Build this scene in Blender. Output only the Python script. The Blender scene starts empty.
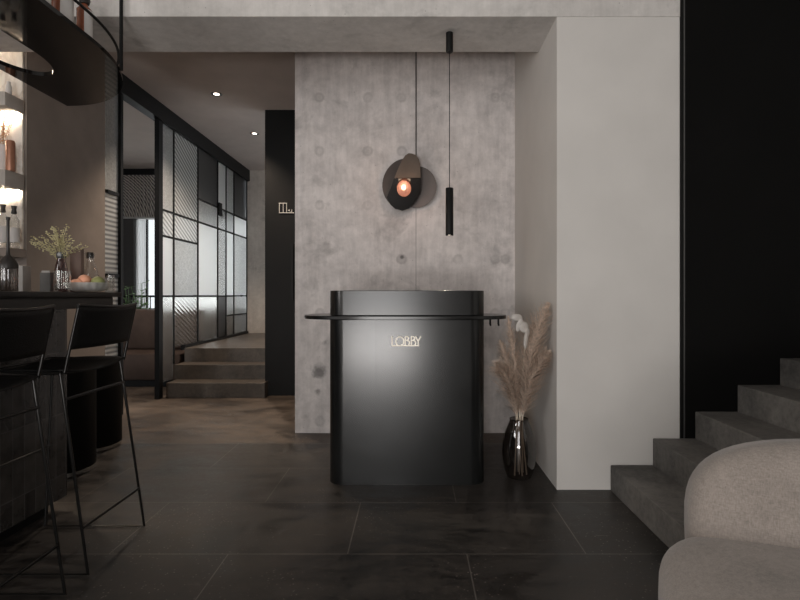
import bpy, bmesh, math, random
from mathutils import Vector, Matrix
random.seed(7)
C = bpy.context.scene.collection
H, F, VX, VY = 1.1, 520.0, 413.0, 295.0          # eye height, focal length in pixels, vanishing point of the depth axis

def at(px, py, Y):
    return Vector(((px - VX) / F * Y, Y, H - (py - VY) / F * Y))
def xat(px, Y): return (px - VX) / F * Y

# ------------------------------------------------------------------ materials
def nodes(name):
    m = bpy.data.materials.new(name); m.use_nodes = True
    nt = m.node_tree; b = nt.nodes['Principled BSDF']
    return m, nt, b
def N(nt, typ, **kw):
    n = nt.nodes.new(typ)
    for k, v in kw.items(): setattr(n, k, v)
    return n
def ramp(nt, stops):
    r = N(nt, 'ShaderNodeValToRGB')
    e = r.color_ramp.elements
    while len(e) < len(stops): e.new(0.5)
    for i, (p, c) in enumerate(stops):
        e[i].position = p
        e[i].color = (c, c, c, 1) if isinstance(c, (int, float)) else (*c, 1)
    return r
def math_(nt, op, a, b=None, clamp=False):
    n = N(nt, 'ShaderNodeMath', operation=op); n.use_clamp = clamp
    for i, v in enumerate((a, b)):
        if v is None: continue
        if isinstance(v, (int, float)): n.inputs[i].default_value = v
        else: nt.links.new(v, n.inputs[i])
    return n.outputs[0]
def noise(nt, vec, scale, detail=4, rough=.55, dist=0):
    n = N(nt, 'ShaderNodeTexNoise')
    n.inputs['Scale'].default_value = scale; n.inputs['Detail'].default_value = detail
    n.inputs['Roughness'].default_value = rough; n.inputs['Distortion'].default_value = dist
    nt.links.new(vec, n.inputs['Vector']); return n.outputs['Fac']
def mixc(nt, fac, a, b, mode='MIX'):
    n = N(nt, 'ShaderNodeMix', data_type='RGBA', blend_type=mode)
    for s, v in ((n.inputs['Factor'], fac), (n.inputs['A'], a), (n.inputs['B'], b)):
        if isinstance(v, (int, float)): s.default_value = v
        elif isinstance(v, tuple): s.default_value = (*v, 1)
        else: nt.links.new(v, s)
    return n.outputs['Result']
def geo(nt):
    return N(nt, 'ShaderNodeNewGeometry').outputs['Position']
def objco(nt):
    return N(nt, 'ShaderNodeTexCoord').outputs['Object']
def bump(nt, b, h, strength=.2, dist=.01):
    n = N(nt, 'ShaderNodeBump'); n.inputs['Strength'].default_value = strength
    n.inputs['Distance'].default_value = dist
    nt.links.new(h, n.inputs['Height']); nt.links.new(n.outputs[0], b.inputs['Normal'])

def plain(name, col, rough=.5, metal=0., var=.12, scale=18., bumps=0., spec=.5, coat=0.):
    """A surface of one colour with a faint uneven tone."""
    m, nt, b = nodes(name)
    v = objco(nt); f = noise(nt, v, scale)
    r = ramp(nt, [(.3, tuple(c * (1 - var) for c in col)), (.7, tuple(min(1, c * (1 + var)) for c in col))])
    nt.links.new(f, r.inputs[0]); nt.links.new(r.outputs[0], b.inputs['Base Color'])
    b.inputs['Roughness'].default_value = rough; b.inputs['Metallic'].default_value = metal
    b.inputs['Specular IOR Level'].default_value = spec
    b.inputs['Coat Weight'].default_value = coat
    if bumps: bump(nt, b, noise(nt, v, scale * 4), bumps)
    return m
def glow(name, col, s):
    m, nt, b = nodes(name)
    b.inputs['Base Color'].default_value = (*col, 1)
    b.inputs['Emission Color'].default_value = (*col, 1); b.inputs['Emission Strength'].default_value = s
    return m
def glass(name, col, rough=.02, kind=None, scale=40., strength=.5, milk=.34):
    """Patterned cast glass: refracting body with a milky share that passes diffuse light."""
    m, nt, b = nodes(name)
    b.inputs['Base Color'].default_value = (*col, 1); b.inputs['Roughness'].default_value = rough
    b.inputs['Transmission Weight'].default_value = 1; b.inputs['IOR'].default_value = 1.3
    v = geo(nt); h = None
    if kind in ('fluted', 'waved', 'ribs'):
        w = N(nt, 'ShaderNodeTexWave', wave_type='BANDS', bands_direction='Y' if kind == 'fluted' else 'Z', wave_profile='SIN')
        w.inputs['Scale'].default_value = scale; w.inputs['Detail'].default_value = 0
        vec = v
        if kind == 'waved':
            mp = N(nt, 'ShaderNodeMapping'); mp.inputs['Rotation'].default_value = (math.radians(28), 0, 0); nt.links.new(v, mp.inputs[0]); vec = mp.outputs[0]
            w.inputs['Distortion'].default_value = 1.6; w.inputs['Detail Scale'].default_value = .2
        nt.links.new(vec, w.inputs['Vector']); h = w.outputs['Fac']
    elif kind == 'hammered':
        vo = N(nt, 'ShaderNodeTexVoronoi', feature='SMOOTH_F1'); vo.inputs['Scale'].default_value = scale
        nt.links.new(v, vo.inputs['Vector']); h = vo.outputs['Distance']
    if h is not None: bump(nt, b, h, strength, .02)
    t = N(nt, 'ShaderNodeBsdfTranslucent')
    if h is not None: nt.links.new(mixc(nt, h, tuple(c * .35 for c in col), col), t.inputs[0])
    else: t.inputs[0].default_value = (*col, 1)
    mx = N(nt, 'ShaderNodeMixShader'); mx.inputs[0].default_value = milk
    nt.links.new(b.outputs[0], mx.inputs[1]); nt.links.new(t.outputs[0], mx.inputs[2])
    nt.links.new(mx.outputs[0], nt.nodes['Material Output'].inputs[0]); return m
def thin_glass(name, tint, gloss=.12, rough=.03):
    """Glass of a small hollow vessel: a see-through wall with a sheen that grows towards the rim."""
    m, nt, b = nodes(name); nt.nodes.remove(b)
    t = N(nt, 'ShaderNodeBsdfTransparent'); t.inputs[0].default_value = (*tint, 1)
    g = N(nt, 'ShaderNodeBsdfGlossy'); g.inputs['Roughness'].default_value = rough
    lw = N(nt, 'ShaderNodeLayerWeight'); lw.inputs[0].default_value = .35
    f = math_(nt, 'ADD', math_(nt, 'MULTIPLY', lw.outputs['Facing'], .55), gloss, True)
    mx = N(nt, 'ShaderNodeMixShader'); nt.links.new(f, mx.inputs[0])
    nt.links.new(t.outputs[0], mx.inputs[1]); nt.links.new(g.outputs[0], mx.inputs[2])
    nt.links.new(mx.outputs[0], nt.nodes['Material Output'].inputs[0]); return m

def pale_glass(name, col, milk=.55):
    """Cloudy coloured glass that scatters part of the light."""
    m, nt, b = nodes(name)
    b.inputs['Base Color'].default_value = (*col, 1); b.inputs['Roughness'].default_value = .15
    t = N(nt, 'ShaderNodeBsdfTransparent'); t.inputs[0].default_value = (*col, 1)
    tl = N(nt, 'ShaderNodeBsdfTranslucent'); tl.inputs[0].default_value = (*col, 1)
    m1 = N(nt, 'ShaderNodeMixShader'); m1.inputs[0].default_value = .5
    nt.links.new(b.outputs[0], m1.inputs[1]); nt.links.new(tl.outputs[0], m1.inputs[2])
    mx = N(nt, 'ShaderNodeMixShader'); mx.inputs[0].default_value = milk
    nt.links.new(t.outputs[0], mx.inputs[1]); nt.links.new(m1.outputs[0], mx.inputs[2])
    nt.links.new(mx.outputs[0], nt.nodes['Material Output'].inputs[0]); return m

def concrete_mat(name, lo, hi, holes=True, seam=None, rough=.8):
    m, nt, b = nodes(name); p = geo(nt)
    a = noise(nt, p, 2.6, 8, .7, .5); c = noise(nt, p, 12, 7, .7)
    mg = N(nt, 'ShaderNodeMapping'); mg.inputs['Scale'].default_value = (14, 14, 1.6); nt.links.new(p, mg.inputs[0]); g = noise(nt, mg.outputs[0], 1.6, 6, .7)
    s = math_(nt, 'ADD', math_(nt, 'MULTIPLY', a, .42), math_(nt, 'ADD', math_(nt, 'MULTIPLY', c, .33), math_(nt, 'MULTIPLY', g, .25)))
    r = ramp(nt, [(.40, lo), (.60, hi)]); nt.links.new(s, r.inputs[0])
    col = r.outputs[0]
    # darker damp patches and small blow holes
    pt = ramp(nt, [(.58, 0.), (.70, .6)]); nt.links.new(noise(nt, p, 3.1, 5, .6, .3), pt.inputs[0])
    col = mixc(nt, pt.outputs[0], col, tuple(x * .62 for x in lo))
    vo = N(nt, 'ShaderNodeTexVoronoi'); vo.inputs['Scale'].default_value = 17; nt.links.new(p, vo.inputs['Vector'])
    hl = ramp(nt, [(.035, .8), (.07, 0.)]); nt.links.new(vo.outputs['Distance'], hl.inputs[0])
    col = mixc(nt, hl.outputs[0], col, tuple(x * .5 for x in lo))
    if holes:
        sx = N(nt, 'ShaderNodeSeparateXYZ'); nt.links.new(p, sx.inputs[0])
        dx = None
        for xi in (-.745, -.36, -.09, .36, .655, .735):
            d = math_(nt, 'ABSOLUTE', math_(nt, 'SUBTRACT', sx.outputs[0], xi))
            dx = d if dx is None else math_(nt, 'MINIMUM', dx, d)
        # rows of form-tie marks every 0.43 m
        zz = math_(nt, 'ABSOLUTE', math_(nt, 'SUBTRACT', math_(nt, 'FRACT', math_(nt, 'DIVIDE', math_(nt, 'SUBTRACT', sx.outputs[2], .955 - .215), .43)), .5))
        dz = math_(nt, 'MULTIPLY', zz, .43)
        d = math_(nt, 'SQRT', math_(nt, 'ADD', math_(nt, 'POWER', dx, 2.), math_(nt, 'POWER', dz, 2.)))
        d = math_(nt, 'ADD', d, math_(nt, 'MULTIPLY', math_(nt, 'SUBTRACT', c, .5), .03))
        rg = ramp(nt, [(.0, .35), (.018, .25), (.026, .55), (.036, .5), (.047, 0.)]); nt.links.new(d, rg.inputs[0])
        fade = math_(nt, 'MULTIPLY', rg.outputs[0], math_(nt, 'MULTIPLY', ramp_out(nt, noise(nt, p, 1.9, 3), [(.42, 0.), (.62, .8)]), 1.))
        col = mixc(nt, fade, col, tuple(x * .52 for x in lo))
        for hx, hz, hr, hs in ((-.088, 1.403, .018, .85), (-.85, .93, .020, .9), (-.755, .49, .065, .7), (-.76, .33, .03, .6), (-.70, .72, .03, .45), (.70, .62, .05, .4)):
            q = N(nt, 'ShaderNodeVectorMath', operation='DISTANCE'); q.inputs[1].default_value = (hx, 4.145, hz)
            nt.links.new(p, q.inputs[0])
            q2 = math_(nt, 'ADD', q.outputs['Value'], math_(nt, 'MULTIPLY', math_(nt, 'SUBTRACT', c, .5), hr * 1.6))
            q3 = ramp(nt, [(hr * .4, hs), (hr, 0.)]); nt.links.new(q2, q3.inputs[0])
            col = mixc(nt, q3.outputs[0], col, tuple(x * .22 for x in lo))
        if seam is not None:
            ds = math_(nt, 'ABSOLUTE', math_(nt, 'SUBTRACT', sx.outputs[0], seam))
            rs = ramp(nt, [(.003, .5), (.006, 0.)]); nt.links.new(ds, rs.inputs[0])
            col = mixc(nt, rs.outputs[0], col, tuple(x * .5 for x in lo))
    nt.links.new(col, b.inputs['Base Color'])
    b.inputs['Roughness'].default_value = rough; b.inputs['Specular IOR Level'].default_value = .25
    bump(nt, b, s, .25, .01)
    return m

def floor_mat(name, dark, light, bw=1.013, rh=.548, grout=(.19, .17, .155), r0=.32, r1=.62):
    m, nt, b = nodes(name); p = geo(nt)
    mp = N(nt, 'ShaderNodeMapping'); mp.inputs['Location'].default_value = (-.2285, -(2.2085 - 20 * rh), 0)
    nt.links.new(p, mp.inputs[0])
    br = N(nt, 'ShaderNodeTexBrick'); br.offset = .5; br.offset_frequency = 2
    br.inputs['Scale'].default_value = 1; br.inputs['Brick Width'].default_value = bw; br.inputs['Row Height'].default_value = rh
    br.inputs['Mortar Size'].default_value = .0032; br.inputs['Mortar Smooth'].default_value = .3; br.inputs['Bias'].default_value = 0
    br.inputs['Color1'].default_value = (.9, .9, .9, 1); br.inputs['Color2'].default_value = (1.12, 1.1, 1.08, 1)
    nt.links.new(mp.outputs[0], br.inputs['Vector'])
    a = noise(nt, p, 1.7, 8, .72, .8); c = noise(nt, p, 30, 6, .75)
    ms = N(nt, 'ShaderNodeMapping'); ms.inputs['Scale'].default_value = (2.2, 9, 1); ms.inputs['Rotation'].default_value = (0, 0, .12); nt.links.new(p, ms.inputs[0])
    st_ = noise(nt, ms.outputs[0], 1.3, 7, .7, .5)
    s = math_(nt, 'ADD', math_(nt, 'MULTIPLY', a, .45), math_(nt, 'ADD', math_(nt, 'MULTIPLY', c, .25), math_(nt, 'MULTIPLY', st_, .30)))
    r = ramp(nt, [(.42, dark), (.60, light)]); nt.links.new(s, r.inputs[0])
    col = mixc(nt, 1., r.outputs[0], br.outputs['Color'], 'MULTIPLY')
    # pale scuffs
    mp2 = N(nt, 'ShaderNodeMapping'); mp2.inputs['Scale'].default_value = (6, 26, 1); mp2.inputs['Rotation'].default_value = (0, 0, .25)
    nt.links.new(p, mp2.inputs[0])
    sc = ramp(nt, [(.66, 0.), (.74, .6)]); nt.links.new(noise(nt, mp2.outputs[0], 1.1, 4, .7), sc.inputs[0])
    col = mixc(nt, sc.outputs[0], col, tuple(min(1, x * 2.6) for x in light))
    fl = N(nt, 'ShaderNodeTexVoronoi'); fl.inputs['Scale'].default_value = 46; fl.inputs['Randomness'].default_value = 1
    nt.links.new(p, fl.inputs['Vector'])
    fm = math_(nt, 'MULTIPLY', ramp_out(nt, fl.outputs['Distance'], [(.10, .9), (.20, 0.)]), ramp_out(nt, noise(nt, p, 1.4, 4, .6), [(.47, 0.), (.62, 1.)]))
    col = mixc(nt, fm, col, tuple(min(1, x * 3.2) for x in light))
    gfac = math_(nt, 'MULTIPLY', br.outputs['Fac'], math_(nt, 'ADD', -.1, math_(nt, 'MULTIPLY', a, 1.3)))
    col = mixc(nt, gfac, col, grout)
    nt.links.new(col, b.inputs['Base Color'])
    rr = ramp(nt, [(.42, r0), (.6, r1)]); nt.links.new(s, rr.inputs[0]); nt.links.new(rr.outputs[0], b.inputs['Roughness'])
    b.inputs['Specular IOR Level'].default_value = .4
    bump(nt, b, s, .12, .01)
    return m
def fabric_mat(name, col):
    m, nt, b = nodes(name); v = objco(nt)
    mp = N(nt, 'ShaderNodeMapping'); mp.inputs['Scale'].default_value = (260, 260, 60); nt.links.new(v, mp.inputs[0])
    mp2 = N(nt, 'ShaderNodeMapping'); mp2.inputs['Scale'].default_value = (60, 60, 300); nt.links.new(v, mp2.inputs[0])
    s = math_(nt, 'ADD', math_(nt, 'MULTIPLY', noise(nt, mp.outputs[0], 1, 3), .4),
              math_(nt, 'ADD', math_(nt, 'MULTIPLY', noise(nt, mp2.outputs[0], 1, 3), .3), math_(nt, 'MULTIPLY', noise(nt, v, 7, 4), .3)))
    r = ramp(nt, [(.36, tuple(c * .72 for c in col)), (.64, tuple(c * 1.25 for c in col))]); nt.links.new(s, r.inputs[0])
    nt.links.new(r.outputs[0], b.inputs['Base Color'])
    b.inputs['Roughness'].default_value = .95; b.inputs['Sheen Weight'].default_value = .25; b.inputs['Specular IOR Level'].default_value = .15
    bump(nt, b, s, .3, .003); return m
def tile_mat(name):
    """Tall glazed tiles on the bar front."""
    m, nt, b = nodes(name); p = geo(nt)
    sx = N(nt, 'ShaderNodeSeparateXYZ'); nt.links.new(p, sx.inputs[0])
    cb = N(nt, 'ShaderNodeCombineXYZ'); nt.links.new(sx.outputs[1], cb.inputs[0]); nt.links.new(math_(nt, 'ADD', sx.outputs[2], .12), cb.inputs[1])
    br = N(nt, 'ShaderNodeTexBrick'); br.offset = .0
    br.inputs['Scale'].default_value = 1; br.inputs['Brick Width'].default_value = .07; br.inputs['Row Height'].default_value = .31
    br.inputs['Mortar Size'].default_value = .003; br.inputs['Bias'].default_value = 0
    br.inputs['Color1'].default_value = (.020, .018, .017, 1); br.inputs['Color2'].default_value = (.045, .041, .037, 1)
    br.inputs['Mortar'].default_value = (.055, .052, .05, 1)
    nt.links.new(cb.outputs[0], br.inputs['Vector'])
    f = noise(nt, p, 14, 5)
    col = mixc(nt, .6, br.outputs['Color'], ramp_out(nt, f, [(.3, .45), (.7, 1.5)]), 'MULTIPLY')
    nt.links.new(col, b.inputs['Base Color']); b.inputs['Roughness'].default_value = .22
    h = math_(nt, 'SUBTRACT', math_(nt, 'MULTIPLY', f, .4), br.outputs['Fac'])
    bump(nt, b, h, .5, .008); return m
def ramp_out(nt, f, stops):
    r = ramp(nt, stops); nt.links.new(f, r.inputs[0]); return r.outputs[0]
def leather_mat(name, col, rough=.45):
    m, nt, b = nodes(name); v = geo(nt)
    vo = N(nt, 'ShaderNodeTexVoronoi'); vo.inputs['Scale'].default_value = 220; nt.links.new(v, vo.inputs['Vector'])
    c = mixc(nt, noise(nt, v, 6, 5), tuple(x * .6 for x in col), tuple(x * 1.35 for x in col))
    nt.links.new(c, b.inputs['Base Color']); b.inputs['Roughness'].default_value = rough
    b.inputs['Specular IOR Level'].default_value = .2
    bump(nt, b, vo.outputs['Distance'], .15, .004); return m
def steel_mat(name, col, rough):
    """Blackened steel sheet with cloudy patina."""
    m, nt, b = nodes(name); v = geo(nt)
    f = noise(nt, v, 2.2, 3, .5, .4); g = noise(nt, v, 14, 2)
    nt.links.new(ramp_out(nt, f, [(.35, tuple(c * .8 for c in col)), (.68, tuple(c * 1.25 for c in col))]), b.inputs['Base Color'])
    b.inputs['Metallic'].default_value = .0; b.inputs['Specular IOR Level'].default_value = .58
    nt.links.new(ramp_out(nt, math_(nt, 'ADD', math_(nt, 'MULTIPLY', f, .7), math_(nt, 'MULTIPLY', g, .3)), [(.3, rough - .01), (.7, rough + .02)]), b.inputs['Roughness'])
    return m
def stair_mat(name, lo, hi, rough=.6, spec=.3):
    m, nt, b = nodes(name); p = geo(nt)
    s = math_(nt, 'ADD', math_(nt, 'MULTIPLY', noise(nt, p, 3, 6, .65, .5), .6), math_(nt, 'MULTIPLY', noise(nt, p, 34, 5, .7), .4))
    nt.links.new(ramp_out(nt, s, [(.36, lo), (.66, hi)]), b.inputs['Base Color'])
    b.inputs['Roughness'].default_value = rough; b.inputs['Specular IOR Level'].default_value = spec
    bump(nt, b, s, .15, .01); return m
def marble_mat(name):
    m, nt, b = nodes(name); p = geo(nt)
    f = noise(nt, p, 2.4, 8, .6, 2.2)
    nt.links.new(ramp_out(nt, f, [(.42, (.84, .79, .72)), (.5, (.66, .60, .53)), (.58, (.86, .81, .74))]), b.inputs['Base Color'])
    b.inputs['Roughness'].default_value = .3; return m
def flutedpanel_mat(name):
    m, nt, b = nodes(name); p = geo(nt)
    w = N(nt, 'ShaderNodeTexWave', wave_type='RINGS', rings_direction='SPHERICAL'); w.inputs['Scale'].default_value = 8.5
    w.inputs['Distortion'].default_value = .8; w.inputs['Detail'].default_value = 1
    mp = N(nt, 'ShaderNodeMapping'); mp.inputs['Location'].default_value = (5.1, -8.4, -2.2); nt.links.new(p, mp.inputs[0]); nt.links.new(mp.outputs[0], w.inputs['Vector'])
    nt.links.new(ramp_out(nt, w.outputs['Fac'], [(.3, (.16, .14, .13)), (.7, (.62, .57, .53))]), b.inputs['Base Color'])
    b.inputs['Roughness'].default_value = .5; bump(nt, b, w.outputs['Fac'], .6, .02); return m

M = dict(
    concrete=concrete_mat('board_formed_concrete', (.45, .42, .41), (.70, .655, .635), True, .024),
    beamconcrete=concrete_mat('pale_beam_concrete', (.46, .44, .42), (.60, .575, .55), False),
    hallconcrete=concrete_mat('hall_concrete', (.42, .375, .335), (.58, .53, .475), False),
    white=plain('white_render', (.545, .525, .50), .85, 0, .035, 3, .03, .2),
    brownplaster=plain('taupe_plaster', (.245, .212, .19), .85, 0, .10, 3.5, .05, .2),
    hallceiling=plain('taupe_ceiling_paint', (.46, .40, .365), .9, 0, .05, 4, 0, .2),
    floor=floor_mat('charcoal_floor_tile', (.0028, .0025, .0023), (.056, .049, .044)),
    hallfloor=floor_mat('brown_floor_tile', (.022, .017, .0135), (.12, .092, .071), grout=(.12, .1, .085), r0=.4, r1=.65),
    landing=stair_mat('landing_stone', (.034, .028, .023), (.105, .086, .069), .36, .55),
    stair=stair_mat('dark_stair_stone', (.055, .052, .049), (.17, .16, .148)),
    blackwall=plain('black_wall_paint', (.0025, .0024, .0023), .7, 0, .2, 2.5, .03, .12),
    blackpanel=plain('black_panel', (.0055, .0055, .0056), .6, 0, .2, 3, .02, .2),
    steel=steel_mat('blackened_steel', (.0075, .008, .008), .24),
    blackmetal=plain('black_powder_coat', (.005, .005, .005), .5, .0, .1, 18, 0, .2),
    wire=plain('stool_wire', (.035, .034, .033), .3, .8, .1),
    greymetal=plain('grey_metal', (.14, .14, .14), .4, .8, .1),
    chrome=plain('chrome', (.55, .54, .52), .15, 1., .05),
    blackleather=leather_mat('black_leather', (.004, .0038, .0036), .55),
    brownleather=leather_mat('brown_leather', (.075, .052, .042), .55),
    fabric=fabric_mat('taupe_fabric', (.215, .187, .166)),
    tile=tile_mat('glazed_bar_tile'),
    counter=plain('black_counter', (.007, .0066, .0063), .4, 0, .3, 8, 0, .25),
    apron=plain('counter_apron', (.010, .0095, .009), .5, 0, .2, 8),
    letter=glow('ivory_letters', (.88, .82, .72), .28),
    signmark=plain('grey_sign_marks', (.62, .60, .57), .5, 0, .03),
    bronze=plain('satin_bronze', (.19, .155, .13), .4, .5, .1, 6),
    bronzedark=plain('smoked_bronze', (.075, .06, .054), .35, .4, .1, 6),
    blackmirror=plain('black_mirror', (.008, .007, .006), .07, 0, .1, 6, 0, .5),
    roseglass=pale_glass('rose_glass', (.90, .62, .55), .40),
    filament=glow('warm_filament', (1., .66, .42), 12.),
    lens=glow('lamp_lens', (1., .88, .74), 5.),
    lens2=glow('downlight_lens', (1., .90, .78), 9.),
    led=glow('led_strip', (1., .80, .60), 240.),
    marble=marble_mat('backlit_marble'),
    shelfgrey=plain('shelf_lacquer', (.42, .385, .35), .5, 0, .05),
    smoked=thin_glass('smoked_glass', (.36, .33, .31), .10, .06),
    clear=thin_glass('clear_glass', (.93, .93, .92), .06, .03),
    darkred=thin_glass('dark_red_glass', (.30, .05, .045), .08, .05),
    amber=plain('amber_bottle', (.26, .085, .045), .25, 0, .2, 20),
    paperwhite=plain('white_label', (.62, .60, .58), .7, 0, .04),
    copper=plain('copper_tube', (.40, .19, .12), .35, .4, .15),
    darkcap=plain('dark_cap', (.03, .026, .024), .35, .2, .1),
    brownbox=plain('brown_card', (.16, .11, .09), .7, 0, .1),
    greybox=plain('grey_card', (.10, .095, .09), .7, 0, .1),
    palebox=plain('pale_grey_box', (.36, .34, .32), .7, 0, .05),
    peach=plain('peach_skin', (.75, .36, .23), .6, 0, .25, 9),
    pear=plain('green_fruit_skin', (.22, .23, .085), .5, 0, .3, 14),
    bowlglass=pale_glass('pressed_bowl_glass', (.74, .74, .73), .7),
    plume=plain('pampas_fibre', (.66, .53, .435), .9, 0, .38, 55, 0, .1),
    straw=plain('pampas_stalk', (.74, .64, .52), .8, 0, .15, 20),
    sprig=plain('dried_yellow_sprig', (.46, .42, .24), .8, 0, .25, 30),
    orangesprig=plain('dried_orange_sprig', (.50, .26, .12), .8, 0, .25, 30),
    petal=plain('white_dried_petal', (.50, .47, .44), .8, 0, .08, 30),
    leaf=plain('plant_leaf', (.10, .20, .06), .5, 0, .3, 20),
    darkpanel=plain('charcoal_panel', (.05, .046, .044), .6, 0, .1),
    grey=plain('pale_grey_wall', (.46, .45, .44), .8, 0, .04),
    sheer=pale_glass('sheer_strip', (.9, .9, .9), .6),
    fluted=flutedpanel_mat('rippled_panel'),
    g_fluted=glass('fluted_glass', (.95, .96, .95), .25, 'fluted', 9.5, .3),
    g_waved=glass('wavy_ribbed_glass', (.95, .96, .95), .2, 'waved', 6.5, .3, .55),
    g_ham=glass('hammered_glass', (.96, .97, .96), .3, 'hammered', 60, .2, .5),
    g_frost=glass('frosted_glass', (.95, .96, .95), .4),
    g_smoke=glass('grey_tinted_glass', (.28, .28, .28), .3, 'fluted', 16, .2),
    g_low=glass('light_frosted_glass', (.80, .80, .78), .24, milk=.05),
    g_lowwave=glass('light_wavy_glass', (.85, .85, .83), .1, 'waved', 6.5, .35, .08),
    g_ribs=glass('cross_ribbed_glass', (.95, .96, .95), .2, 'ribs', 7.5, .4, .5),
)

# ------------------------------------------------------------------ mesh builder
class MB:
    def __init__(s): s.bm = bmesh.new()
    def box(s, x0, x1, y0, y1, z0, z1, bev=0, seg=2):
        r = bmesh.ops.create_cube(s.bm, size=1)
        for v in r['verts']:
            v.co = Vector(((x0 + x1) / 2 + v.co.x * (x1 - x0), (y0 + y1) / 2 + v.co.y * (y1 - y0), (z0 + z1) / 2 + v.co.z * (z1 - z0)))
        if bev:
            es = list({e for v in r['verts'] for e in v.link_edges})
            bmesh.ops.bevel(s.bm, geom=es, offset=bev, segments=seg, profile=.5, affect='EDGES')
        return s
    def tube(s, pts, r, n=8, closed=False, radii=None):
        pts = [Vector(p) for p in pts]; L = len(pts); rings = []
        up = None
        for i, p in enumerate(pts):
            a = pts[(i - 1) % L] if (i or closed) else p
            b = pts[(i + 1) % L] if (i < L - 1 or closed) else p
            d = (b - a).normalized()
            if up is None:
                up = d.orthogonal().normalized()
            up = (up - d * up.dot(d))
            up = up.normalized() if up.length > 1e-6 else d.orthogonal().normalized()
            w = d.cross(up); rr = radii[i] if radii else r
            rings.append([s.bm.verts.new(p + (up * math.cos(2 * math.pi * k / n) + w * math.sin(2 * math.pi * k / n)) * rr) for k in range(n)])
        for i in range(L if closed else L - 1):
            A, B = rings[i], rings[(i + 1) % L]
            for k in range(n):
                s.bm.faces.new((A[k], A[(k + 1) % n], B[(k + 1) % n], B[k]))
        if not closed:
            s.bm.faces.new(rings[0][::-1]); s.bm.faces.new(rings[-1])
        return s
    def lathe(s, prof, cx, cy, n=32, flute=0, fl_n=0):
        """prof: list of (radius, z); a radius of 0 closes the end."""
        rings = []
        for r, z in prof:
            if r <= 1e-6: rings.append([s.bm.verts.new((cx, cy, z))])
            else:
                ring = []
                for k in range(n):
                    a = 2 * math.pi * k / n; q = r * (1 + (flute * math.cos(a * fl_n) if fl_n else 0))
                    ring.append(s.bm.verts.new((cx + q * math.cos(a), cy + q * math.sin(a), z)))
                rings.append(ring)
        for A, B in zip(rings, rings[1:]):
            for k in range(n):
                k2 = (k + 1) % n
                if len(A) == 1 and len(B) == 1: continue
                if len(A) == 1: s.bm.faces.new((A[0], B[k2], B[k]))
                elif len(B) == 1: s.bm.faces.new((A[k], A[k2], B[0]))
                else: s.bm.faces.new((A[k], A[k2], B[k2], B[k]))
        return s
    def prism(s, poly, z0, z1):
        """poly: (x, y) outline, extruded along z."""
        a = [s.bm.verts.new((x, y, z0)) for x, y in poly]; b = [s.bm.verts.new((x, y, z1)) for x, y in poly]
        n = len(poly)
        s.bm.faces.new(a[::-1]); s.bm.faces.new(b)
        for k in range(n): s.bm.faces.new((a[k], a[(k + 1) % n], b[(k + 1) % n], b[k]))
        return s
    def plate(s, pts, thick, nrm):
        """a plate of any outline in space, thickened along nrm"""
        nrm = Vector(nrm).normalized() * thick
        a = [s.bm.verts.new(Vector(p)) for p in pts]; b = [s.bm.verts.new(Vector(p) + nrm) for p in pts]
        n = len(pts); s.bm.faces.new(a[::-1]); s.bm.faces.new(b)
        for k in range(n): s.bm.faces.new((a[k], a[(k + 1) % n], b[(k + 1) % n], b[k]))
        return s
    def ellipsoid(s, c, rx, ry, rz, e1=1., e2=1., u=48, v=24, mat=None):
        """superellipsoid, e1 vertical and e2 horizontal squareness"""
        def pw(x, e): return math.copysign(abs(x) ** e, x)
        rows = []
        for i in range(v + 1):
            ph = -math.pi / 2 + math.pi * i / v
            if i in (0, v): rows.append([s.bm.verts.new((0, 0, rz * (-1 if i == 0 else 1)))]); continue
            rows.append([s.bm.verts.new((rx * pw(math.cos(ph), e1) * pw(math.cos(2 * math.pi * k / u), e2),
                                         ry * pw(math.cos(ph), e1) * pw(math.sin(2 * math.pi * k / u), e2),
                                         rz * pw(math.sin(ph), e1))) for k in range(u)])
        for A, B in zip(rows, rows[1:]):
            for k in range(u):
                k2 = (k + 1) % u
                if len(A) == 1: s.bm.faces.new((A[0], B[k2], B[k]))
                elif len(B) == 1: s.bm.faces.new((A[k], A[k2], B[0]))
                else: s.bm.faces.new((A[k], A[k2], B[k2], B[k]))
        for r in rows:
            for q in r:
                if mat: q.co = mat @ q.co
                q.co += Vector(c)
        return s
    def build(s, name, mat, parent=None, smooth=None, bev=0):
        bmesh.ops.recalc_face_normals(s.bm, faces=s.bm.faces)
        org = Vector((0, 0, 0))
        if parent is None and s.bm.verts:
            xs = [v.co for v in s.bm.verts]
            org = Vector(((min(c.x for c in xs) + max(c.x for c in xs)) / 2, (min(c.y for c in xs) + max(c.y for c in xs)) / 2, min(c.z for c in xs)))
        elif parent is not None:
            org = wloc(parent)
        for v in s.bm.verts: v.co -= org
        me = bpy.data.meshes.new(name); s.bm.to_mesh(me); s.bm.free()
        me.materials.append(mat)
        if smooth is not None:
            for p in me.polygons: p.use_smooth = True
            me.set_sharp_from_angle(angle=math.radians(smooth))
        o = bpy.data.objects.new(name, me); C.objects.link(o)
        if parent is not None: o.parent = parent
        else: o.location = org
        if bev:
            bv = o.modifiers.new('edge', 'BEVEL'); bv.width = bev; bv.segments = 2; bv.limit_method = 'ANGLE'
        return o
def wloc(o):
    v = Vector((0, 0, 0))
    while o is not None:
        v += o.location; o = o.parent
    return v
def tag(o, label=None, cat=None, group=None, kind=None):
    for k, v in (('label', label), ('category', cat), ('group', group), ('kind', kind)):
        if v: o[k] = v
    return o
def thing(name, label, cat, loc=(0, 0, 0), group=None):
    o = bpy.data.objects.new(name, None); C.objects.link(o); o.location = loc
    o.empty_display_size = .1
    return tag(o, label, cat, group)
def struct(o, label=None): return tag(o, label, None, None, 'structure')
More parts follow.
